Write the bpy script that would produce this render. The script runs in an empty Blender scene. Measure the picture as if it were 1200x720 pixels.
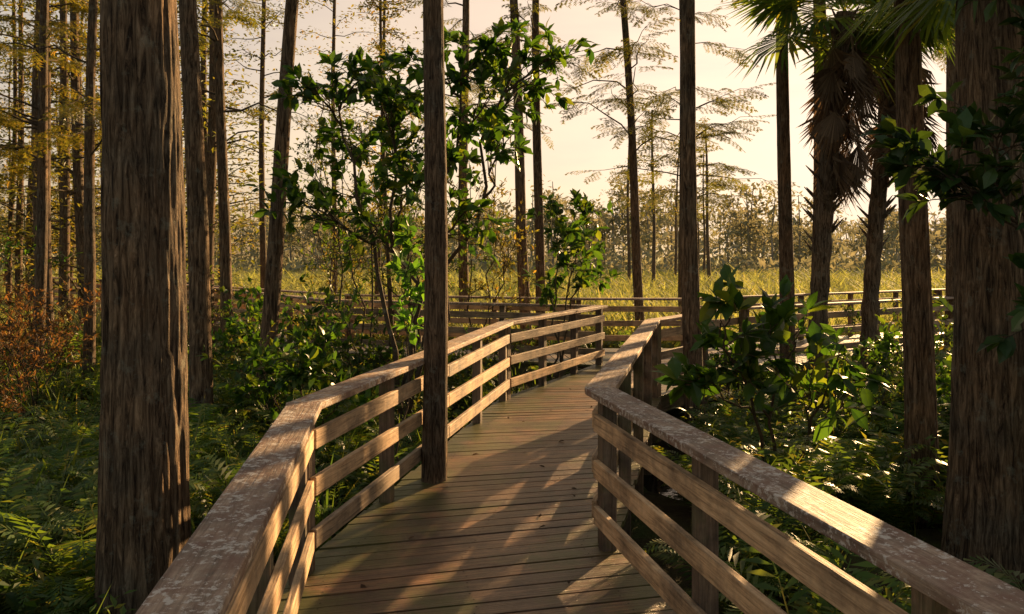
import bpy, math, random
import numpy as np
from mathutils import Vector
rng=np.random.default_rng(11); random.seed(11)
scene=bpy.context.scene
GZ=-0.6
# ------------------------------------------------------------ mesh builder
class MB:
    def __init__(s): s.v=[];s.n=0;s.f=[];s.g=[];s.hasg=False
    def add(s,v,f,mat=0,smooth=False,gc=None):
        v=np.asarray(v,float).reshape(-1,3); f=np.asarray(f,np.int64)
        s.v.append(v); s.f.append((f+s.n,mat,smooth)); s.n+=len(v)
        if gc is None: s.g.append(np.zeros_like(v))
        else: s.g.append(np.asarray(gc,float)); s.hasg=True
    def build(s,name,mats,origin=(0,0,0),parent=None,bevel=0):
        V=np.concatenate(s.v)-np.array(origin)
        me=bpy.data.meshes.new(name)
        loops=[];starts=[];mi=[];sm=[];p=0
        for f,m,smo in s.f:
            k,c=f.shape
            loops.append(f.ravel()); starts.append(p+np.arange(k)*c); p+=k*c
            mi.append(np.full(k,m)); sm.append(np.full(k,smo))
        loops=np.concatenate(loops);starts=np.concatenate(starts);mi=np.concatenate(mi);sm=np.concatenate(sm)
        me.vertices.add(len(V)); me.vertices.foreach_set("co",V.ravel().astype(np.float32))
        me.loops.add(len(loops)); me.loops.foreach_set("vertex_index",loops.astype(np.int32))
        me.polygons.add(len(starts)); me.polygons.foreach_set("loop_start",starts.astype(np.int32))
        for m in mats: me.materials.append(m)
        me.update(calc_edges=True)
        me.polygons.foreach_set("material_index",mi.astype(np.int32))
        me.polygons.foreach_set("use_smooth",sm.astype(bool))
        if s.hasg:
            a=me.attributes.new("gc",'FLOAT_VECTOR','POINT'); a.data.foreach_set("vector",np.concatenate(s.g).ravel().astype(np.float32))
        me.update()
        ob=bpy.data.objects.new(name,me); scene.collection.objects.link(ob); ob.location=origin
        if parent: ob.parent=parent
        if bevel:
            b=ob.modifiers.new("bev",'BEVEL'); b.width=bevel; b.segments=2; b.limit_method='ANGLE'
        return ob
def nrm(a): return a/np.maximum(np.linalg.norm(a,axis=-1,keepdims=True),1e-9)
def frames(d,jit=0.3):
    d=nrm(np.asarray(d,float)); up=np.array([0,0,1.])+rng.normal(0,jit,d.shape)
    x=nrm(np.cross(d,up)); z=np.cross(x,d)
    return np.stack([x,d,z],axis=-1)
def yawframes(k,tilt=0.1):
    a=rng.uniform(0,2*np.pi,k); d=np.stack([np.cos(a),np.sin(a),rng.normal(0,tilt,k)],-1)
    return frames(d,tilt)
def inst(mb,T,R,P,S,mat=0,smooth=False):
    tv,tf=T; k=len(P)
    if k==0:return
    S=np.asarray(S,float)
    if S.ndim==1: S=S[:,None].repeat(3,1)
    v=np.einsum('kij,knj->kni',R,tv[None]*S[:,None,:])+np.asarray(P)[:,None,:]
    f=tf[None]+(np.arange(k)*len(tv))[:,None,None]
    mb.add(v.reshape(-1,3),f.reshape(-1,tf.shape[1]),mat,smooth)
def tube(mb,P,r,seg=6,mat=0,smooth=True):
    P=np.asarray(P,float); n=len(P); r=np.broadcast_to(np.asarray(r,float),(n,))
    t=nrm(np.gradient(P,axis=0)); ref=np.array([0.31,0.17,0.05]) if abs(t[0,2])>.7 else np.array([0.02,0.03,1.])
    x=nrm(np.cross(t,ref)); y=np.cross(t,x)
    a=np.arange(seg)/seg*2*np.pi
    v=P[:,None]+r[:,None,None]*(np.cos(a)[None,:,None]*x[:,None]+np.sin(a)[None,:,None]*y[:,None])
    i=np.arange(n-1)[:,None]*seg; j=np.arange(seg)[None]; j2=(j+1)%seg
    f=np.stack([i+j,i+j2,i+seg+j2,i+seg+j],-1).reshape(-1,4)
    mb.add(v.reshape(-1,3),f,mat,smooth)
def curve3(a,b,n=6,sag=0.0,wob=0.05):
    a=np.array(a,float);b=np.array(b,float);t=np.linspace(0,1,n)[:,None]
    L=np.linalg.norm(b-a); p=a+(b-a)*t; p[:,2:]+=sag*L*np.sin(t*np.pi)
    w=rng.normal(0,wob*L,(n,3)); w[0]=0;w[-1]=0
    return p+w
# ------------------------------------------------------------ templates
def T_leaf():
    v=np.array([[0,0,0],[-.21,.3,.05],[.21,.3,.05],[-.23,.62,.03],[.23,.62,.03],[0,.3,0],[0,.62,-.02],[0,1,-.12]],float)
    f=np.array([[0,5,1],[0,2,5],[5,6,3],[5,3,1],[5,2,4],[5,4,6],[6,7,3],[6,4,7]])
    return v,f
def T_sleaf():
    v=np.array([[0,0,0],[-.2,.45,.06],[0,1,-.05],[.2,.45,.06]],float)
    return v,np.array([[0,2,1],[0,3,2]])
def T_fern(seed):
    r=np.random.default_rng(seed); V=[];F=[];n=0
    for k in range(10):
        az=k/10*2*np.pi+r.uniform(-.3,.3); L=r.uniform(.7,1.1); rise=r.uniform(.45,.95); c=np.array([np.cos(az),np.sin(az),0]);sd=np.array([-np.sin(az),np.cos(az),0])
        ts=np.linspace(.1,1,20)
        for t in ts:
            p=c*(t*.62*L)+np.array([0,0,rise*L*np.sin(t*2.1)*.8]); tg=c*.62+np.array([0,0,rise*.8*2.1*np.cos(t*2.1)]); tg/=np.linalg.norm(tg)
            ln=.155*L*np.sin(np.pi*min(1,t*.8+.2))**.7+.01; w=.019*L
            for s in (-1,1):
                d=sd*s*.92+tg*.35+np.array([0,0,-.15]); tip=p+d*ln
                V+= [p-tg*w*.6,p+d*ln*.5-tg*w*.55,tip,p+d*ln*.45+tg*w]; F.append([n,n+1,n+2,n+3]); n+=4
        for t0,t1 in zip(np.linspace(0,.9,8),np.linspace(.12,1,8)):
            q=[c*(t*.62*L)+np.array([0,0,rise*L*np.sin(t*2.1)*.8]) for t in (t0,t1)]
            V+=[q[0]-sd*.005,q[0]+sd*.005,q[1]+sd*.003,q[1]-sd*.003];F.append([n,n+1,n+2,n+3]);n+=4
    return np.array(V),np.array(F)
def T_spray(seed):
    r=np.random.default_rng(seed);V=[];F=[];n=0
    for i in range(12):
        t=.08+.92*i/11; s=1 if i%2 else -1
        base=np.array([0,t,-.14*t*t]); L=.40*(1-t*.65)*r.uniform(.7,1.2)
        d=np.array([s*.8,.6,-.2+r.uniform(-.2,.1)]);d/=np.linalg.norm(d)
        pr=np.cross(d,[0,0,1]);pr/=np.linalg.norm(pr)
        V+=[base-pr*.003,base+pr*.003,base+d*L];F.append([n,n+1,n+2]);n+=3
        m=7
        for j in range(m):
            p=base+d*L*(j+.6)/m+np.array([0,0,-.02*(j/m)])
            for q in (-1,1):
                l=.085*r.uniform(.7,1.3); e=pr*q*.8+d*.5+np.array([0,0,r.uniform(-.5,.2)])
                V+=[p-d*.016,p+d*.016,p+e*l];F.append([n,n+1,n+2]);n+=3
    V+=[[-.006,0,0],[.006,0,0],[0,1.0,-.14]];F.append([n,n+1,n+2])
    return np.array(V,float),np.array(F)
def T_tuft(seed,nb=9):
    r=np.random.default_rng(seed);V=[];F=[];n=0
    for k in range(nb):
        a=r.uniform(0,6.28);c=np.array([np.cos(a),np.sin(a),0]);s=np.array([-c[1],c[0],0])
        h=r.uniform(.6,1.1);b=r.uniform(.1,.5);o=np.array([r.normal(0,.1),r.normal(0,.1),0]);w=.012
        m=o+c*b*.35+[0,0,h*.6];t=o+c*b+[0,0,h]
        V+=[o-s*w,o+s*w,m+s*w,m-s*w,t,];F+=[[n,n+1,n+2],[n,n+2,n+3],[n+3,n+2,n+4]];n+=5
    return np.array(V),np.array(F)
def T_fan(seed,dead=False):
    r=np.random.default_rng(seed);V=[];F=[];n=0
    V+=[[-.01,0,0],[.01,0,0],[.01,.55,0],[-.01,.55,0]];F+=[[0,1,2],[0,2,3]];n=4
    m=34
    for k in range(m):
        a=(k/(m-1)-.5)*(2.1 if dead else 4.3)+r.normal(0,.03); L=r.uniform(.65,.85)*(1-.12*abs(a)/2.1)
        d=np.array([np.sin(a),np.cos(a),0]);s=np.array([d[1],-d[0],0]);o=np.array([0,.52,0])
        w=.022; dr=r.uniform(.1,.4)*(1.6 if dead else 1)
        m1=o+d*L*.55+[0,0,-.02];t=o+d*L*.95+[0,0,-dr*.5]
        V+=[o,m1-s*w,m1+s*w,t];F+=[[n,n+2,n+1],[n+1,n+2,n+3]];n+=4
    return np.array(V,float),np.array(F)
LEAF=T_leaf();SLEAF=T_sleaf();FERNS=[T_fern(i) for i in range(4)];SPR=[T_spray(i) for i in range(3)];TUFT=[T_tuft(i) for i in range(3)]
FAN=T_fan(1);DFAN=T_fan(2,True)
# ------------------------------------------------------------ materials
def newmat(n):
    m=bpy.data.materials.new(n);m.use_nodes=True;nt=m.node_tree;nt.nodes.clear();return m,nt
def N(nt,t,**k):
    n=nt.nodes.new(t)
    for a,b in k.items(): setattr(n,a,b)
    return n
def ramp(nt,fac,stops):
    r=N(nt,'ShaderNodeValToRGB');el=r.color_ramp.elements
    while len(el)<len(stops): el.new(.5)
    for e,(p,c) in zip(el,stops): e.position=p;e.color=(c[0],c[1],c[2],1)
    nt.links.new(fac,r.inputs[0]);return r.outputs[0]
def noise(nt,vec,scale,detail=6,rough=.6,dist=0):
    n=N(nt,'ShaderNodeTexNoise');n.inputs['Scale'].default_value=scale;n.inputs['Detail'].default_value=min(detail,5);n.inputs['Roughness'].default_value=rough;n.inputs['Distortion'].default_value=dist
    nt.links.new(vec,n.inputs['Vector']);return n.outputs['Fac']
def math_(nt,op,a,b,c=None):
    m=N(nt,'ShaderNodeMath',operation=op)
    for s_,q in zip(m.inputs,(a,b,c)):
        if q is None: continue
        if isinstance(q,(int,float)): s_.default_value=q
        else: nt.links.new(q,s_)
    return m.outputs[0]
def mapping(nt,vec,sc):
    m=N(nt,'ShaderNodeMapping');m.inputs['Scale'].default_value=sc;nt.links.new(vec,m.inputs['Vector']);return m.outputs[0]
def mix(nt,f,a,b,mode='MIX'):
    m=N(nt,'ShaderNodeMix',data_type='RGBA',blend_type=mode)
    for sock,val in ((m.inputs[0],f),(m.inputs[6],a),(m.inputs[7],b)):
        if isinstance(val,(int,float)): sock.default_value=val
        elif isinstance(val,tuple): sock.default_value=(*val,1)
        else: nt.links.new(val,sock)
    return m.outputs[2]
def finish(nt,sh):
    o=N(nt,'ShaderNodeOutputMaterial');nt.links.new(sh,o.inputs['Surface'])
def leafmat(name,c1,c2,c3=None,tr=.45,tcol=None,rough=.45):
    m,nt=newmat(name);g=N(nt,'ShaderNodeNewGeometry')
    st=[(0,c1),(.75,c2)]+([(1,c3)] if c3 else [(1,c2)])
    c=ramp(nt,g.outputs['Random Per Island'],st)
    n=noise(nt,g.outputs['Position'],.9,1);f=ramp(nt,n,[(.3,(.6,.6,.6)),(.7,(1.25,1.25,1.2))])
    c=mix(nt,1.0,c,f,'MULTIPLY')
    p=N(nt,'ShaderNodeBsdfPrincipled');p.inputs['Roughness'].default_value=rough;p.inputs['Specular IOR Level'].default_value=.28;nt.links.new(c,p.inputs['Base Color'])
    t=N(nt,'ShaderNodeBsdfTranslucent');tc=mix(nt,1.0,c,tcol or (2.5,2.0,.65),'MULTIPLY');nt.links.new(tc,t.inputs['Color'])
    s=N(nt,'ShaderNodeMixShader');s.inputs[0].default_value=tr;nt.links.new(p.outputs[0],s.inputs[1]);nt.links.new(t.outputs[0],s.inputs[2]);finish(nt,s.outputs[0]);return m
def barkmat(name,dark,mid,light,sc=1.0):
    m,nt=newmat(name);tc=N(nt,'ShaderNodeTexCoord');o=tc.outputs['Object']
    v=mapping(nt,o,(18*sc,18*sc,1.9*sc));n1=noise(nt,v,1.7,5,.74,1.0)
    v2=mapping(nt,o,(44*sc,44*sc,13*sc));n2=noise(nt,v2,1.5,4,.65)
    c=ramp(nt,n1,[(.38,dark),(.5,mid),(.66,light)])
    n3=noise(nt,o,2.2,3);pt=ramp(nt,n3,[(.35,(.72,.78,.82)),(.65,(1.2,1.08,.95))]);c=mix(nt,1.0,c,pt,'MULTIPLY')
    n4=noise(nt,o,7,5,.75);lm=ramp(nt,n4,[(.57,(0,0,0)),(.66,(1,1,1))]);c=mix(nt,lm,c,mix(nt,.4,c,(.26,.27,.21)))
    p=N(nt,'ShaderNodeBsdfPrincipled');p.inputs['Roughness'].default_value=.9;p.inputs['Specular IOR Level'].default_value=.15;nt.links.new(c,p.inputs['Base Color'])
    h=math_(nt,'MULTIPLY_ADD',n2,.4,n1)
    b=N(nt,'ShaderNodeBump');b.inputs['Strength'].default_value=1;b.inputs['Distance'].default_value=.055/sc;nt.links.new(h,b.inputs['Height']);nt.links.new(b.outputs[0],p.inputs['Normal']);finish(nt,p.outputs[0]);return m
def woodmat(name,c1,c2,c3,moss=None,lichen=None,red=None,rough=.7,spec=.3,edge=False):
    m,nt=newmat(name);a=N(nt,'ShaderNodeAttribute',attribute_name='gc');g=N(nt,'ShaderNodeNewGeometry');v=a.outputs['Vector']
    n1=noise(nt,mapping(nt,v,(2.2,38,38)),1.3,5,.7,.6)
    c=ramp(nt,n1,[(.3,c1),(.5,c2),(.72,c3)])
    rp=ramp(nt,g.outputs['Random Per Island'],[(0,(.60,.63,.68)),(.5,(1,1,1)),(1,(1.3,1.2,1.05))]);c=mix(nt,1.0,c,rp,'MULTIPLY')
    n2=noise(nt,g.outputs['Position'],3.2,5,.7);st=ramp(nt,n2,[(.35,(.42,.43,.46)),(.6,(1.1,1.08,1.05))]);c=mix(nt,1.0,c,st,'MULTIPLY')
    if red:
        n=noise(nt,g.outputs['Position'],6,5,.8);f=ramp(nt,n,[(.44,(0,0,0)),(.62,(.9,.9,.9))]);c=mix(nt,f,c,red)
    if moss:
        n=noise(nt,g.outputs['Position'],1.7,5,.75)
        if edge:
            sx=N(nt,'ShaderNodeSeparateXYZ');nt.links.new(v,sx.inputs[0]);ab=math_(nt,'ABSOLUTE',sx.outputs[0],0)
            lf=math_(nt,'MULTIPLY',math_(nt,'LESS_THAN',sx.outputs[0],0),.06)
            mr=N(nt,'ShaderNodeMapRange');mr.inputs[1].default_value=.25;mr.inputs[2].default_value=.95;mr.inputs[3].default_value=-.05;mr.inputs[4].default_value=.13;nt.links.new(ab,mr.inputs[0])
            n=math_(nt,'ADD',math_(nt,'ADD',n,mr.outputs[0]),lf)
        f=ramp(nt,n,[(.5,(0,0,0)),(.66,(.8,.8,.8))]);c=mix(nt,f,c,moss)
    if lichen:
        n=noise(nt,g.outputs['Position'],34,5,.75);n_=noise(nt,g.outputs['Position'],4,2,.5);n=math_(nt,'MULTIPLY_ADD',n_,.3,math_(nt,'SUBTRACT',n,.15))
        f=ramp(nt,n,[(.54,(0,0,0)),(.60,(.85,.85,.85))]);c=mix(nt,f,c,lichen)
    p=N(nt,'ShaderNodeBsdfPrincipled');p.inputs['Roughness'].default_value=rough;p.inputs['Specular IOR Level'].default_value=spec;nt.links.new(c,p.inputs['Base Color'])
    b=N(nt,'ShaderNodeBump');b.inputs['Strength'].default_value=.9;b.inputs['Distance'].default_value=.007;nt.links.new(n1,b.inputs['Height']);nt.links.new(b.outputs[0],p.inputs['Normal']);finish(nt,p.outputs[0]);return m
M_bark=barkmat("cypress_bark",(.03,.021,.015),(.14,.098,.064),(.31,.23,.155))
M_barkt=barkmat("thin_bark",(.03,.021,.015),(.12,.085,.056),(.24,.18,.125),1.6)
M_twig=barkmat("twig_bark",(.04,.03,.022),(.085,.065,.045),(.15,.12,.085),4)
M_palm=barkmat("palm_bark",(.03,.022,.016),(.12,.092,.066),(.25,.2,.15),1.3)
M_rail=woodmat("rail_wood",(.15,.10,.06),(.44,.305,.185),(.58,.43,.28))
M_cap=woodmat("cap_wood",(.13,.085,.06),(.34,.24,.165),(.52,.39,.28),lichen=(.50,.45,.39),red=(.17,.092,.064))
M_deck=woodmat("deck_wood",(.035,.020,.013),(.145,.082,.048),(.29,.175,.105),moss=(.075,.08,.02),rough=.38,spec=.5,edge=True)
M_post=woodmat("post_wood",(.06,.043,.03),(.18,.125,.083),(.29,.215,.15),moss=(.08,.09,.035))
M_fern=leafmat("fern_green",(.04,.09,.02),(.085,.15,.035),(.18,.19,.05),.44)
M_under=leafmat("undergrowth_green",(.032,.075,.018),(.075,.125,.032),(.19,.175,.045),.44)
M_broad=leafmat("broadleaf_green",(.022,.058,.014),(.055,.11,.022),(.13,.15,.03),.42,(2.4,2.4,.6),.35)
M_dark=leafmat("dark_leaf",(.018,.045,.016),(.035,.078,.022),(.06,.10,.028),.32,None,.35)
M_bright=leafmat("bright_leaf",(.06,.14,.025),(.10,.19,.035),(.15,.22,.06),.45,(2,2.2,.6))
M_cyp=leafmat("cypress_needles",(.055,.078,.024),(.10,.115,.034),(.15,.13,.048),.5)
M_gold=leafmat("golden_needles",(.075,.095,.028),(.135,.135,.04),(.20,.14,.05),.5)
M_rust=leafmat("rusty_leaf",(.13,.065,.03),(.20,.115,.045),(.13,.13,.045),.48,(1.9,1.5,.8))
M_grass=leafmat("marsh_grass_hazed",(.19,.22,.08),(.27,.29,.11),(.35,.32,.15),.5,(1.6,1.45,.8),.7)  # yellow-green blades, paled and desaturated to paint in distance haze
M_dead=leafmat("dead_palm",(.07,.048,.032),(.12,.088,.06),(.18,.13,.085),.25,(1.3,1.1,.9),.8)
M_farhaze=leafmat("distant_foliage_hazed",(.21,.22,.15),(.26,.26,.18),(.31,.29,.21),.35,(1.3,1.15,.85),.8)  # haze painted into the leaf colour: paler with distance, no volume
M_farhazet=leafmat("distant_trunks_hazed",(.24,.21,.17),(.29,.25,.20),None,.05,(1,1,1),.9)  # trunks paled the same way, haze is in the base colour
M_litter=leafmat("fallen_leaf",(.03,.018,.01),(.07,.04,.02),(.12,.07,.03),.1,(1,1,1),.8)
m,nt=newmat("nail_iron");p=N(nt,'ShaderNodeBsdfPrincipled');p.inputs['Base Color'].default_value=(.03,.022,.018,1);p.inputs['Roughness'].default_value=.7;finish(nt,p.outputs[0]);M_nail=m
# ------------------------------------------------------------ ground
def hz(x,y): return .07*np.sin(x*1.3+.7*np.sin(y*.9))+.06*np.sin(y*1.1+1.3+.5*np.sin(x*.8))+.03*np.sin(x*3.1+y*2.3)
xs=np.concatenate([[-500,-250,-120,-60,-35],np.arange(-22,22.1,.4),[35,60,120,250,500]])
ys=np.concatenate([[-60,-20,-8],np.arange(-4,30.1,.4),[36,45,60,90,150,260,500,900]])
X,Y=np.meshgrid(xs,ys);near=((np.abs(X)<23)&(Y>-5)&(Y<31)).astype(float)
Z=GZ+hz(X,Y)*near
nx,ny=len(xs),len(ys);i=(np.arange(ny-1)[:,None]*nx+np.arange(nx-1)[None]).ravel()
m,nt=newmat("ground_soil");g=N(nt,'ShaderNodeNewGeometry');P=g.outputs['Position']
n1=noise(nt,P,1.3,8,.7);c1=ramp(nt,n1,[(.35,(.025,.018,.012)),(.5,(.055,.048,.024)),(.65,(.06,.09,.028))])
n2=noise(nt,mapping(nt,P,(.06,.25,1)),1,8,.7);c2=ramp(nt,n2,[(.3,(.21,.25,.10)),(.5,(.31,.33,.13)),(.7,(.39,.37,.18))])  # second ramp: far marsh colour, lightened to stand in for haze
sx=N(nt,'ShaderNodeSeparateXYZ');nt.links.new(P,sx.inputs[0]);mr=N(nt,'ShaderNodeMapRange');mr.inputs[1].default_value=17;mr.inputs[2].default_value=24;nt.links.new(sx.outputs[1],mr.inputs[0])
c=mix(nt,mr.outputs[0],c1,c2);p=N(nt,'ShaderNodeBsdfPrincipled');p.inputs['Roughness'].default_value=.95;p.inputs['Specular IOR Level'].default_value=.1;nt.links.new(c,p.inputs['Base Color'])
b=N(nt,'ShaderNodeBump');b.inputs['Distance'].default_value=.08;nt.links.new(noise(nt,P,6,8,.75),b.inputs['Height']);nt.links.new(b.outputs[0],p.inputs['Normal']);finish(nt,p.outputs[0])
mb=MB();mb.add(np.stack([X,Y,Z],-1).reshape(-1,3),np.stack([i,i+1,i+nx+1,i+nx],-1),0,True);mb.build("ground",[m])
m,nt=newmat("swamp_water_mat");p=N(nt,'ShaderNodeBsdfPrincipled');p.inputs['Base Color'].default_value=(.012,.011,.007,1);p.inputs['Roughness'].default_value=.06;p.inputs['IOR'].default_value=1.33
g=N(nt,'ShaderNodeNewGeometry');b=N(nt,'ShaderNodeBump');b.inputs['Distance'].default_value=.01;b.inputs['Strength'].default_value=.3;nt.links.new(noise(nt,g.outputs['Position'],4,3),b.inputs['Height']);nt.links.new(b.outputs[0],p.inputs['Normal']);finish(nt,p.outputs[0])
mb=MB();mb.add([[-12,-3,GZ-.02],[16,-3,GZ-.02],[16,20,GZ-.02],[-12,20,GZ-.02]],[[0,1,2,3]]);mb.build("swamp_water",[m])
# ------------------------------------------------------------ boardwalk
L=[(-.20,-2.),(-1.14,4.33),(-.08,9.66),(1.45,12.8)]
R=[(1.93,-2.),(.54,4.8),(1.76,9.9),(3.6,12.4)]
FJ=[(1.2,15.0),(3.3,15.0)]
LB_n=[(1.45,12.8),(-3.4,14.6),(-9,22),(-18,30)]
LB_f=[(1.2,15.0),(-3.4,16.5),(-10.2,23.6),(-19,31.5)]
RB_n=[(3.6,12.4),(11,17),(20,20)]
RB_f=[(3.3,15.0),(10.2,19),(20,22.2)]
bid=[0]
def box(mb,p0,p1,w,h,mat=0,side=None):
    p0=np.array(p0,float);p1=np.array(p1,float);d=p1-p0;Ln=np.linalg.norm(d);d/=Ln
    s=np.cross(d,[0,0,1.]) if side is None else np.array(side,float);s/=np.linalg.norm(s);u=np.cross(s,d)
    V=[];G=[];bid[0]+=1;k=bid[0]*3.71
    for a in (0,1):
        for b in (-1,1):
            for c_ in (-1,1):
                V.append((p0 if a==0 else p1)+s*b*w/2+u*c_*h/2);G.append([(a-.5)*Ln+k*.37,b*w/2,c_*h/2+k])
    F=[[0,1,3,2],[4,6,7,5],[0,4,5,1],[2,3,7,6],[0,2,6,4],[1,5,7,3]]
    mb.add(V,F,mat,False,G)
def vpost(mb,x,y,z0,z1,w=.09,mat=0,ang=0):
    box(mb,(x,y,z0),(x,y,z1),w,w,mat,side=(math.cos(ang),math.sin(ang),0))
deck=MB();NA=[]
def planks(A,B,ext=.1):
    A=[np.array(a,float) for a in A];B=[np.array(b_,float) for b_ in B]
    for a0,a1,b0,b1 in zip(A[:-1],A[1:],B[:-1],B[1:]):
        n=int(round((np.linalg.norm(a1-a0)+np.linalg.norm(b1-b0))/2/.145))
        for k in range(n):
            t0=k/n;t1=(k+1)/n
            q=[a0+(a1-a0)*t0,a0+(a1-a0)*t1,b0+(b1-b0)*t1,b0+(b1-b0)*t0]
            d=nrm(q[3]-q[0]);e=nrm(q[1]-q[0]);e2=nrm(q[2]-q[3]);g_=.0045+abs(rng.normal(0,.0018))
            for tt in (.07,.5,.93):
                for vv in (.25,.75):
                    NA.append((q[0]*(1-vv)+q[1]*vv)*(1-tt)+(q[3]*(1-vv)+q[2]*vv)*tt+rng.normal(0,.006,2))
            e0=ext+rng.uniform(-.012,.012);e1=ext+rng.uniform(-.012,.012)
            q=[q[0]-d*e0+e*g_,q[1]-d*e0-e*g_,q[2]+d*e1-e2*g_,q[3]+d*e1+e2*g_]
            dz=rng.normal(0,.0022,4);V=[];G=[];bid[0]+=1;kk=bid[0]*2.13;W=np.linalg.norm(q[3]-q[0]);hw=.07
            for j,(pt,gx,gy) in enumerate(zip(q,(-W/2,-W/2,W/2,W/2),(-hw,hw,hw,-hw))):
                V.append([pt[0],pt[1],dz[j]]);G.append([gx,gy,kk])
            for j,(pt,gx,gy) in enumerate(zip(q,(-W/2,-W/2,W/2,W/2),(-hw,hw,hw,-hw))):
                V.append([pt[0],pt[1],-.04]);G.append([gx,gy,kk+.04])
            deck.add(V,[[3,2,1,0],[4,5,6,7],[0,1,5,4],[1,2,6,5],[2,3,7,6],[3,0,4,7]],0,False,G)
planks(L,R);planks([L[-1],FJ[0]],[R[-1],FJ[1]],0)
nn=len(NA)
planks(LB_n[:],LB_f[:]);planks(RB_n,RB_f)
def beams(A,off=.0):
    for a,b_ in zip(A[:-1],A[1:]): box(deck,(a[0],a[1],-.145),(b_[0],b_[1],-.145),.045,.2,1)
for A in (L,R,LB_n,LB_f,RB_n,RB_f): beams(A)
walk=deck.build("boardwalk",[M_deck,M_post],bevel=.004)
NA=np.array(NA[:nn]);hx=np.array([[math.cos(t),math.sin(t),0] for t in np.arange(6)*math.pi/3]+[[0,0,.25]]);hf=np.array([[k,(k+1)%6,6] for k in range(6)])
mb=MB();inst(mb,(hx,hf),np.repeat(np.eye(3)[None],nn,0),np.concatenate([NA,np.full((nn,1),.0035)],1),np.full(nn,.0055));mb.build("nail_heads",[M_nail],parent=walk)
def railing(pts,inner,name,spacing=1.75):
    mb=MB();pts=[np.array(p,float) for p in pts]
    for si,(a,b_) in enumerate(zip(pts[:-1],pts[1:])):
        d=b_-a;Ln=np.linalg.norm(d);d/=Ln;rt=np.array([d[1],-d[0]])*inner
        ang=math.atan2(d[1],d[0])
        n=max(1,int(round(Ln/spacing)))
        for k in range(n+1):
            t=k/n; sh=.06 if k==0 else (Ln-.06 if k==n else t*Ln)
            c=a+d*sh-rt*.02
            vpost(mb,c[0],c[1],GZ-.15,.908,.088,1,ang)
        dz=.0015*si
        A0=a+d*(.002 if si else 0);B0=b_-d*.002
        box(mb,(*(A0+rt*.01),.93+dz),(*(B0+rt*.01),.93+dz+rng.normal(0,.002)),.185,.04,2)
        o=rt*.044
        for zc in (.745,.475,.20):
            off=rt*rng.uniform(-.002,.002)
            r0=a+o+d*.03;r1=b_+o-d*.03
            mseg=max(1,int(round(Ln/3.6)))
            for q in range(mseg):
                s0=r0+(r1-r0)*q/mseg+d*.003;s1=r0+(r1-r0)*(q+1)/mseg-d*.003
                box(mb,(*(s0+off),zc+rng.normal(0,.004)),(*(s1+off),zc+rng.normal(0,.004)),.036,.105,0)
    for j in range(1,len(pts)-1):
        c=pts[j];mb2=14;ang=np.linspace(0,2*np.pi,mb2,endpoint=False);r=.0925
        V=[[c[0]+r*math.cos(t),c[1]+r*math.sin(t),z] for z in (.9145,.9475) for t in ang]
        F4=[[k,(k+1)%mb2,mb2+(k+1)%mb2,mb2+k] for k in range(mb2)]
        G=np.array(V)-np.array([c[0],c[1],.9])
        mb.add(V,F4,2,False,G);mb.add([V[k+mb2] for k in range(mb2)]+[[c[0],c[1],.9475]],[[k,(k+1)%mb2,mb2] for k in range(mb2)],2,False,np.vstack([G[mb2:],[[0,0,0]]]))
    return mb.build(name,[M_rail,M_post,M_cap],bevel=.005)
railing(L,1,"wooden_railing",1.33);railing(R,-1,"wooden_railing",1.33)
railing(LB_n,-1,"wooden_railing");railing([LB_f[3],LB_f[2],LB_f[1],FJ[0],FJ[1],RB_f[1],RB_f[2]],1,"wooden_railing")
railing(RB_n,1,"wooden_railing")
mb=MB()
lp=[(.09,7.0),(.37,6.18),(.1,8.3),(-.6,4.9),(.2,5.3),(.9,9.1),(-.35,6.9),(1.3,10.8),(.3,4.2),(-.8,4.2),(.45,8.9)]+[(rng.uniform(-.5,1.2),rng.uniform(5,11)) for _ in range(10)]
for x,y in lp[:]: inst(mb,LEAF,yawframes(1,.35),np.array([[x,y,.014]]),rng.uniform(.03,.08,1))
mb.build("fallen_leaves",[M_litter])
# ------------------------------------------------------------ trees
def trunkmesh(mb,base,H,dia,lean,seg,dz,ridge=.05,wob=.05,flare=1.,mat=0):
    z=np.arange(0,H,dz);n=len(z);ph=rng.uniform(0,6.28,8)
    cx=base[0]+lean[0]*z+wob*np.sin(z*.55+ph[0])*np.minimum(z/3,1);cy=base[1]+lean[1]*z+wob*np.sin(z*.5+ph[1])*np.minimum(z/3,1)
    r=dia/2*(1.04-.62*(z/H)**1.1)+dia*.16*flare*np.exp(-z/.4)
    th=np.arange(seg)/seg*2*np.pi;TH,ZZ=np.meshgrid(th,z);w=np.zeros_like(TH)
    for k in range(9):
        nf=rng.integers(4,17);w+=np.abs(np.sin(nf*TH+rng.uniform(0,6)+ZZ*rng.normal(0,1.5)+1.1*np.sin(ZZ*rng.uniform(.8,5)+rng.uniform(0,6))))/9
    w=(w-.62)*2.2
    fl=np.exp(-ZZ/.45)*np.sin(5*TH+ph[2])*.12*flare
    RR=r[:,None]*(1+ridge*w+fl)
    V=np.stack([cx[:,None]+RR*np.cos(TH),cy[:,None]+RR*np.sin(TH),base[2]+ZZ],-1).reshape(-1,3)
    i=np.arange(n-1)[:,None]*seg;j=np.arange(seg)[None];j2=(j+1)%seg
    mb.add(V,np.stack([i+j,i+j2,i+seg+j2,i+seg+j],-1).reshape(-1,4),mat,True)
    return lambda zz:(np.interp(zz-base[2],z,cx),np.interp(zz-base[2],z,cy),np.interp(zz-base[2],z,r))
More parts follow.
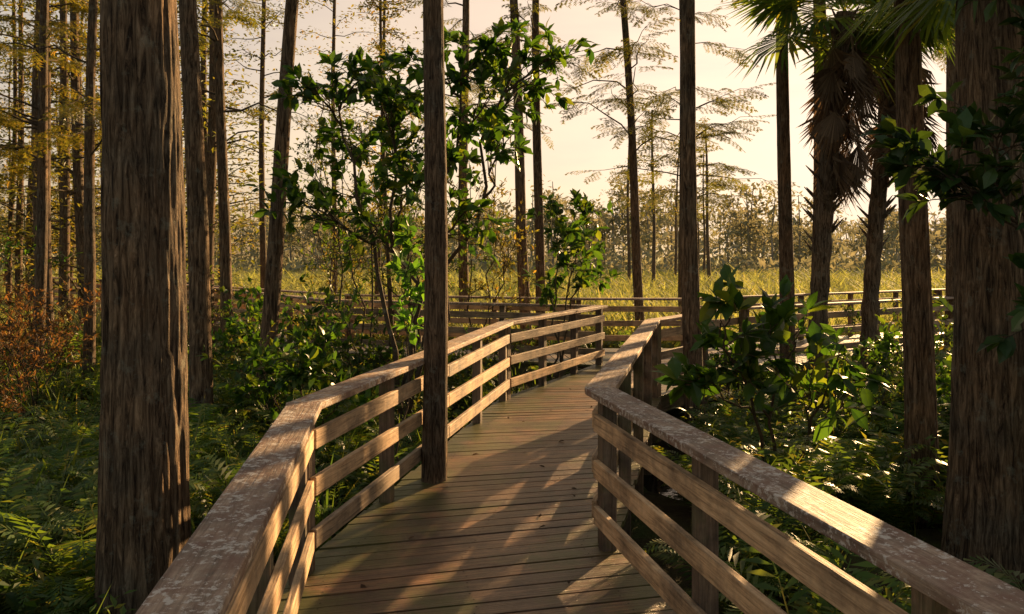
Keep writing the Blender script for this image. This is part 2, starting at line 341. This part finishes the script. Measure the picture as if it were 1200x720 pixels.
def limbs(mb,fn,z0,z1,n,ln,mt,ml,spr=8,ss=.55,leafy=0,lsz=.12):
    for k in range(n):
        zz=rng.uniform(z0,z1);x,y,r=fn(zz);a=rng.uniform(0,6.28);fr=(zz-z0)/max(z1-z0,.1)
        l=ln*(1-.55*fr)*rng.uniform(.6,1.25);d=np.array([math.cos(a),math.sin(a),rng.uniform(-.12,.35)])
        P=curve3((x,y,zz),np.array([x,y,zz])+d*l,6,.06,.03);tube(mb,P,np.linspace(max(.012,r*.28),.004,6),4,mt)
        if leafy:
            t=rng.uniform(.15,1.1,leafy);pp=np.stack([np.interp(t*5,np.arange(6),P[:,c]) for c in range(3)],-1)
            pp+=rng.normal(0,1,(leafy,3))*np.array([.16,.16,.08])*l*.9
            inst(mb,SLEAF,frames(np.stack([rng.normal(0,1,leafy),rng.normal(0,1,leafy),rng.uniform(-.8,.3,leafy)],-1),.5),pp,rng.uniform(.6,1.3,leafy)*lsz,ml);continue
        t=rng.uniform(.22,1,spr);pp=np.stack([np.interp(t*5,np.arange(6),P[:,c]) for c in range(3)],-1)
        s=rng.choice([-1,1],spr);side=np.array([-d[1],d[0],0]);dd=d[None]*rng.uniform(.4,1.1,(spr,1))+side[None]*s[:,None]*rng.uniform(.3,1,(spr,1))+np.stack([np.zeros(spr),np.zeros(spr),rng.uniform(-.5,.1,spr)],-1)
        T=SPR[rng.integers(3)];inst(mb,T,frames(dd,.25),pp,rng.uniform(.7,1.2,spr)*ss,ml)
def cypress(x,y,dia,lx=0,H=12,z0=5.5,nl=14,ln=1.6,seg=24,dz=.15,gold=False,ss=.6,ly=0.,base=GZ-.1,mat=None,spr=8,flare=1.,leafy=0,lsz=.1):
    mb=MB();fn=trunkmesh(mb,(x,y,base),H,dia,(lx,ly),seg,dz,.09 if dia>.4 else .06,.04,flare)
    limbs(mb,fn,z0,H-.8,nl,ln,1,2,spr,ss,leafy,lsz)
    return mb.build("cypress_tree",[mat or (M_bark if dia>.22 else M_barkt),M_twig,M_gold if gold else M_cyp],origin=(x,y,base))
cypress(-2.14,4.6,.46,-.005,13,6.5,8,1.5,180,.03)
cypress(-3.78,9.7,.26,-.03,12,5.2,12,1.6,64,.08)
cypress(-3.46,10.9,.23,.08,12,5.4,10,1.5,56,.08)
cypress(-6.9,12.9,.18,.02,12,3.2,22,1.6,gold=True)
cypress(-5.6,15.6,.23,-.02,13,4.2,20,1.8)
cypress(-6.9,22,.18,0,14,4.5,34,1.9,leafy=70,lsz=.12)
cypress(-5.6,25,.17,0,14,4,34,1.9,leafy=70,lsz=.12,gold=True)
cypress(-.61,6.2,.185,.004,11,5.1,9,1.3,56,.06,base=-.05,flare=.15)
cypress(-1.2,20,.26,0,14,5,24,2.0)
cypress(.35,16.6,.24,-.045,14,5.2,16,1.7)
cypress(.62,17.3,.22,-.01,14,5.2,16,1.7)
cypress(2.9,17.6,.21,-.055,13,3.9,26,2.2,ss=.7)
cypress(4.7,22,.17,0,13,2.9,38,2.6,ss=.8)
cypress(2.27,9.75,.23,-.024,12,5.2,10,1.5,56,.08)
cypress(4.1,11.8,.22,-.01,12,5.6,10,1.5,40,.1)
cypress(4.75,12.3,.25,0,12,6,10,1.5,40,.1)
cypress(3.73,7.2,.26,-.025,11,5.5,8,1.4,64,.07)
cypress(3.32,5.6,.46,.02,12,6,8,1.5,160,.03)
cypress(-8.7,14.5,.2,.03,12,3,22,1.6,gold=True)
cypress(-9.6,16.5,.22,-.02,12,3.2,22,1.8,gold=True)
cypress(6.8,17.5,.2,.0,12,6,12,1.6)
cypress(8.6,15.6,.22,.01,12,6,12,1.6)
cypress(-3.2,18.5,.12,.03,10,2.5,30,1.4,gold=True,leafy=60,lsz=.1)
cypress(-2.1,14.0,.09,-.03,8,2.0,26,1.1,gold=True,leafy=60,lsz=.085)
mb=MB()
for k in range(56):
    y=rng.uniform(19,52);x=-rng.uniform(.34,.85)*y;dia=rng.uniform(.12,.3)
    fn=trunkmesh(mb,(x,y,GZ-.1),14,dia,(rng.normal(0,.025),0),8,.5,.02,.06)
    limbs(mb,fn,rng.uniform(.5,3),13,22,2.4,1,2 if rng.random()<.4 else 3,6,.8,60,.17)
for k in range(14):
    y=rng.uniform(45,75);x=rng.choice([rng.uniform(.12,.3),rng.uniform(.68,.9)])*y;dia=rng.uniform(.14,.28)
    fn=trunkmesh(mb,(x,y,GZ-.1),12,dia,(rng.normal(0,.02),0),8,.5,.02,.06)
    limbs(mb,fn,rng.uniform(3,5),11,20,1.9,1,3,6,.75,60,.2)
mb.build("background_forest",[M_barkt,M_twig,M_gold,M_cyp])
mb=MB()
def ftree(x,y,H,w):
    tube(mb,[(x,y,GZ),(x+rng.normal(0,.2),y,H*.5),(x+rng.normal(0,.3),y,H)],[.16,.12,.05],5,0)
    n=int(190);c0=H*rng.uniform(.25,.5);m_=11
    cc=np.stack([x+rng.normal(0,w*.5,m_),y+rng.normal(0,w*.4,m_),rng.uniform(c0,H,m_)],-1)
    k=rng.integers(0,m_,n);pp=cc[k]+rng.normal(0,w*.26,(n,3))*[1,1,.5]
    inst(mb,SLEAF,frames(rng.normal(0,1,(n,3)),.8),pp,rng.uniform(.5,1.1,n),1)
for k in range(340):
    y=rng.uniform(95,150);x=rng.uniform(-.75,.9)*y;ftree(x,y,rng.uniform(6,13.5)*(.8+.2*math.sin(x*.09)),rng.uniform(1.8,3.0))
n=16000;y=rng.uniform(80,150,n);x=rng.uniform(-.8,.95,n)*y;z=GZ+np.abs(rng.normal(0,1,n))*(1.0+1.2*np.sin(x*.11)**2)
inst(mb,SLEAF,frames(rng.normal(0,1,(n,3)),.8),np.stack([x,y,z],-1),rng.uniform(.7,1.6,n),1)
mb.build("distant_treeline",[M_farhazet,M_farhaze])
# ------------------------------------------------------------ palms
def palm(base,crown,dia,nf,nd,skirt=1.0,fs=1.1):
    mb=MB();base=np.array(base,float);crown=np.array(crown,float);n=40;t=np.linspace(0,1,n)[:,None]
    mid=(base+crown)/2+np.array([-.18,0,0]);P=(1-t)**2*base+2*t*(1-t)*mid+t*t*crown
    r=dia/2*(1+.08*np.sin(np.arange(n)*1.9)+.05*rng.normal(0,1,n));tube(mb,P,r,14,0)
    for k in range(60):
        q=rng.uniform(.45,1);p=P[int(q*(n-1))];a=rng.uniform(0,6.28);d=np.array([math.cos(a),math.sin(a),1.1]);p=p+d*[dia*.45,dia*.45,0]
        tube(mb,[p,p+d*.09,p+d*.17],[.03,.02,.006],4,0)
    a=rng.uniform(0,6.28,nf);e=rng.uniform(-.6,1.1,nf);d=np.stack([np.cos(a)*np.cos(e),np.sin(a)*np.cos(e),np.sin(e)],-1)
    inst(mb,FAN,frames(d,.35),np.repeat(crown[None],nf,0)+d*.1,rng.uniform(.85,1.15,nf)*fs,1)
    a=rng.uniform(0,6.28,nd);e=rng.uniform(-1.54,-1.3,nd);d=np.stack([np.cos(a)*np.cos(e),np.sin(a)*np.cos(e),np.sin(e)],-1)
    pos=crown[None]+np.stack([np.cos(a)*dia*.6,np.sin(a)*dia*.6,-rng.uniform(0,1.2,nd)*skirt],-1)
    inst(mb,DFAN,frames(d,.9),pos,np.stack([rng.uniform(.4,.8,nd),rng.uniform(.75,1.1,nd),rng.uniform(.7,1,nd)],-1),2)
    return mb.build("sabal_palm",[M_palm,M_fern,M_dead],origin=tuple(base))
palm((4.25,11.1,GZ-.1),(4.45,10.6,5.0),.24,34,30,1.2,1.3)
palm((5.35,12.0,GZ-.1),(5.75,11.8,5.2),.24,20,34,1.3,1.2)
palm((4.6,6.6,GZ-.1),(4.1,6.3,4.3),.26,26,10,1,1.2)
# ------------------------------------------------------------ broad-leaved shrubs
def shrub(name,base,clusters,mat,leaf=.15,tw=9,per=7,stem=.03,T=LEAF,up=.35,nst=3):
    mb=MB();base=np.array(base,float);C=np.array([c[:3] for c in clusters])
    order=np.argsort(C[:,0]);groups=np.array_split(order,min(nst,len(C)))
    for gidx in groups:
        gc_=C[gidx];top=np.array([gc_[:,0].mean(),gc_[:,1].mean(),gc_[:,2].max()-.15]);H=top[2]-base[2]
        S=curve3(base+rng.normal(0,.06,3)*[1,1,0],top,10,0,.018);tube(mb,S,np.linspace(stem,stem*.3,10),7,0)
        for ci in gidx:
            cx,cy,cz,rad=clusters[ci];c=np.array([cx,cy,cz]);hd=np.hypot(cx-top[0],cy-top[1])
            zs=np.clip(cz-.25-.6*hd,base[2]+.1*H,top[2]);st=np.array([np.interp(zs,S[:,2],S[:,q]) for q in range(3)])
            P=curve3(st,c,7,-.04,.03);tube(mb,P,np.linspace(stem*.5,stem*.2,7),5,0)
            for k in range(tw):
                s=P[rng.integers(2,7)];e=c+rng.normal(0,1,3)*rad*np.array([.62,.62,.5]);Q=curve3(s,e,5,.05,.03);tube(mb,Q,np.linspace(stem*.22,.003,5),4,0)
                t=np.concatenate([rng.uniform(.35,1,per),np.ones(4)]);n=len(t);pp=np.stack([np.interp(t*4,np.arange(5),Q[:,i_]) for i_ in range(3)],-1)
                ax=nrm(e-s);d=ax[None]*.55+rng.normal(0,.55,(n,3))+np.array([0,0,up])*rng.uniform(-.8,1,(n,1))
                inst(mb,T,frames(d,.45),pp,leaf*rng.uniform(.55,1.15,n),1)
    return mb.build(name,[M_twig,mat],origin=tuple(base))
def J(c,r): return [(x,y+rng.normal(0,.35),z,r*rng.uniform(.85,1.2)) for x,y,z in c]
shrub("pond_apple_tree",(-1.35,10.2,GZ),J([(-1.94,10,4.1),(-1.5,9.8,3.6),(-2.15,10.2,3.25),(-.2,10,4.45),(.25,10.2,4.15),(.5,10.2,4.35),(-.3,10,3.7),(-.1,9.8,3.15),(-1.2,10,2.7),(-2.15,10.3,2.6),(-1.7,10,2.1),(-2.7,10.4,2.5),(-.5,10.2,2.4),(-1.1,10.1,4.3),(-2.5,10.2,3.9),(-1.5,10.3,3.1),(-.6,10.2,4.1),(-1.6,10.3,4.0),(-.75,10.1,3.2)],.42),M_broad,.20,12,8,.04,nst=4)
shrub("pond_apple_tree",(.62,12.4,GZ),J([(.75,12.3,2.5),(1.1,12.4,2.1),(.9,12.4,1.6),(1.3,12.6,1.5),(.6,12.4,1.3),(1.2,12.5,2.5),(.7,12.4,2.0)],.3),M_broad,.19,9,7,.022)
shrub("pond_apple_tree",(2.4,7.0,GZ),[(1.72,6.3,1.38,.22),(1.62,6.1,1.05,.22),(2.05,6.5,1.2,.25),(2.4,6.6,1.15,.27),(2.8,6.7,1.0,.28),(1.85,6.3,.8,.25),(2.4,6.4,.7,.3),(2.9,6.8,.6,.3),(1.5,6.0,.8,.2)],M_broad,.23,5,4,.022)
shrub("climbing_vine",(-1.08,7.25,GZ),[(-.93,7.2,1.15,.13),(-.92,7.2,1.4,.13),(-.9,7.2,1.65,.13),(-.88,7.2,1.9,.1)],M_bright,.15,5,5,.012,nst=1)
shrub("swamp_bay_tree",(3.9,4.7,GZ),[(3.3,4.8,2.9,.35),(2.9,4.7,2.5,.3),(3.1,4.6,2.2,.3),(3.4,4.6,1.8,.35),(3.5,4.9,3.4,.4),(3.2,4.9,3.7,.35),(2.75,4.9,2.25,.22),(3.6,4.6,1.3,.3),(3.5,4.7,.7,.35),(2.5,4.9,2.4,.2),(3.1,4.5,1.5,.25),(3.4,4.4,1.1,.3)],M_dark,.17,10,7,.022)
shrub("swamp_bay_tree",(-3.7,3.6,GZ),[(-2.9,4.1,.1,.35),(-3.4,4.6,.4,.4),(-3.4,4.2,.0,.4)],M_dark,.13,8,6,.015)
def bush(name,x,y,h,w,mat,leaf=.09,n=7):
    cl=[(x+rng.normal(0,w*.35),y+rng.normal(0,w*.35),GZ+h*rng.uniform(.35,.95),w*.3) for _ in range(n)]
    return shrub(name,(x,y,GZ),cl,mat,leaf,10,8,.015,SLEAF if leaf<.1 else LEAF)
for x,y,h,w,mt,lf in [(-6.9,11.6,2.2,1.3,M_rust,.085),(-7.8,12.2,2.2,1.5,M_rust,.085),(-6.4,10.6,1.4,1.2,M_rust,.085),(-3.0,12.6,1.9,1.4,M_broad,.15),(-4.4,12.8,1.7,1.4,M_broad,.15),
  (-2.0,12.0,1.6,1.2,M_broad,.15),(-1.0,12.2,1.5,1.2,M_under,.09),(-.4,13.0,1.7,1.0,M_under,.08),(-5.6,14.2,1.9,1.5,M_under,.09),(-7.6,17,2.4,2,M_under,.09),(-10.5,16,2.4,2,M_broad,.12),
  (-2.3,8.9,1.3,1.0,M_broad,.16),(-2.9,10.2,1.5,1.0,M_under,.09),(3.6,9.2,1.5,1.1,M_under,.09),(4.9,9.4,1.5,1.2,M_broad,.15),(5.8,11,1.6,1.3,M_under,.09),(6.5,13.2,1.7,1.4,M_under,.09),(3.0,10.9,1.1,.8,M_broad,.13),
  (8.4,13.5,1.7,1.5,M_broad,.12),(5.2,7.6,1.6,1.2,M_dark,.13),(4.9,5.4,2.6,1.3,M_dark,.13),(5.6,5.2,3.2,1.6,M_dark,.13),(-1.6,17.6,2.6,1.8,M_under,.09),(-4,18.5,2.6,2,M_gold,.09),(-.2,19,2.4,1.6,M_under,.09),(2.0,19.5,1.3,1.6,M_under,.09)]:
    bush("understory_bush",x,y,h,w,mt,lf,13 if mt is M_rust else 7)
for x,y,h in [(-2.6,13.2,4.4),(-1.6,13.4,4.2),(-3.6,15.8,4.8),(-.6,15,4.2),(-2.4,16.6,5)]:
    cl=[(x+rng.normal(0,.45),y+rng.normal(0,.4),rng.uniform(1.0,h),.4) for _ in range(16)]
    shrub("wax_myrtle_tree",(x,y,GZ),cl,random.choice([M_gold,M_under]),.1,9,8,.02,SLEAF)
# ------------------------------------------------------------ undergrowth masses
paths=[[( .87,-2),(-.3,4.55),(.84,9.8),(2.5,12.6),(2.3,14)],[(2.3,14),(-3.4,15.5),(-9.6,22.8),(-18.5,30.7)],[(2.3,14),(10.6,18),(20,21.1)]]
def dpath(x,y):
    D=np.full(x.shape,1e9)
    for p in paths:
        for a,b_ in zip(p[:-1],p[1:]):
            a=np.array(a);b_=np.array(b_);ab=b_-a;t=np.clip(((x-a[0])*ab[0]+(y-a[1])*ab[1])/(ab@ab),0,1)
            D=np.minimum(D,np.hypot(x-a[0]-ab[0]*t,y-a[1]-ab[1]*t))
    return D
def scatter(n,x0,x1,y0,y1,dm):
    x=rng.uniform(x0,x1,n);y=rng.uniform(y0,y1,n)
    water=(np.sin(x*.9+2)*np.sin(y*.7+1)>.6)&(x>1.5)
    k=(dpath(x,y)>dm)&~water&(np.abs(x)<y*.75+2.2);x=x[k];y=y[k];return np.stack([x,y,GZ+hz(x,y)-.02],-1)
mb=MB()
for P,s0,s1 in [(scatter(330,-7,-.3,1.0,9,1.5),.6,1.05),(scatter(420,1.,8,1.5,10,1.4),.7,1.2),(scatter(380,-12,10,8,17,1.55),.6,1.15),(scatter(100,-16,16,16,24,1.8),.7,1.3)]:
    k=rng.integers(0,4,len(P))
    for q in range(4):
        S=P[k==q];inst(mb,FERNS[q],yawframes(len(S),.12)[:,:,[1,0,2]]*np.array([1,-1,1]),S,rng.uniform(s0,s1,len(S)),0)
mb.build("fern_undergrowth",[M_fern])
mb=MB()
P=np.concatenate([scatter(750,-9,9,1,12,1.3),scatter(650,-18,16,11,26,1.5)])
cl=np.repeat(P,60,0);n=len(cl);hh=np.repeat(rng.uniform(.25,1.0,len(P)),60)
u=rng.uniform(0,1,n)
pp=cl+np.stack([rng.normal(0,.16,n),rng.normal(0,.16,n),u*hh],-1)
d=np.stack([rng.normal(0,1,n),rng.normal(0,1,n),rng.uniform(-.2,.9,n)],-1)
inst(mb,SLEAF,frames(d,.4),pp,rng.uniform(.04,.12,n),0)
mb.build("leafy_undergrowth",[M_under])
mb=MB()
P=np.concatenate([scatter(900,-9,9,1,16,1.3)]);inst(mb,TUFT[0],yawframes(len(P),.1),P,rng.uniform(.4,.9,len(P)),0)
mb.build("undergrowth_grass",[M_under])
mb=MB();n=11000
y=18+60*rng.uniform(0,1,n)**1.6;x=rng.uniform(-.75,.75,n)*(y+4);k=dpath(x,y)>1.6;x=x[k];y=y[k]
P=np.stack([x,y,np.full(len(x),GZ)],-1);q=rng.integers(0,3,len(P))
for i_ in range(3):
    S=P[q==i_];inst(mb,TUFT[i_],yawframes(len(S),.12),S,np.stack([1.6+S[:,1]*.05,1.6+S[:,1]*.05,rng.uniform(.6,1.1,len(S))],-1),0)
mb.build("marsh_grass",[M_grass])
# ------------------------------------------------------------ light & camera
AZ=math.radians(32);EL=math.radians(14)
sd=Vector((math.sin(AZ)*math.cos(EL),math.cos(AZ)*math.cos(EL),math.sin(EL)))
su=bpy.data.lights.new("sun","SUN");su.energy=15;su.angle=math.radians(.6);su.color=(1,.63,.29)
so=bpy.data.objects.new("sun",su);so.rotation_euler=sd.to_track_quat('Z','Y').to_euler();so.location=(20,30,20);scene.collection.objects.link(so)
w=bpy.data.worlds.new("World");scene.world=w;w.use_nodes=True;nt=w.node_tree;nt.nodes.clear()
sk=N(nt,'ShaderNodeTexSky',sky_type='NISHITA');sk.sun_disc=False;sk.sun_elevation=EL;sk.sun_rotation=AZ;sk.air_density=1.0;sk.dust_density=4;sk.ozone_density=1
tc=N(nt,'ShaderNodeTexCoord');cl_=noise(nt,mapping(nt,tc.outputs['Generated'],(1.2,1.2,5)),1.6,6,.6,.4)
cr=ramp(nt,cl_,[(.35,(.88,.83,.86)),(.65,(1.08,1.03,.98))])
def vm(op,a,b_):
    v=N(nt,'ShaderNodeVectorMath',operation=op)
    for s_,q in zip(v.inputs,(a,b_)):
        if isinstance(q,tuple): s_.default_value=q
        else: nt.links.new(q,s_)
    return v.outputs[0]
C=sk.outputs[0]
den=vm('ADD',vm('MULTIPLY',C,(.37,.38,.40)),(1,1,1))
C2=vm('DIVIDE',vm('MULTIPLY',C,(3.7,3.15,2.6)),den)
C3=vm('MULTIPLY',C2,cr)
bg=N(nt,'ShaderNodeBackground');bg.inputs['Strength'].default_value=.145;nt.links.new(C3,bg.inputs[0]);o=N(nt,'ShaderNodeOutputWorld');nt.links.new(bg.outputs[0],o.inputs[0])
cam=bpy.data.cameras.new("camera");co=bpy.data.objects.new("camera",cam);scene.collection.objects.link(co);co.location=(0,0,1.75);co.rotation_euler=(math.radians(90),0,0)
cam.sensor_width=36;cam.lens=27.9;cam.shift_y=-.05;cam.clip_end=2000;scene.camera=co
scene.view_settings.view_transform='Standard';scene.view_settings.look='None';scene.view_settings.exposure=0
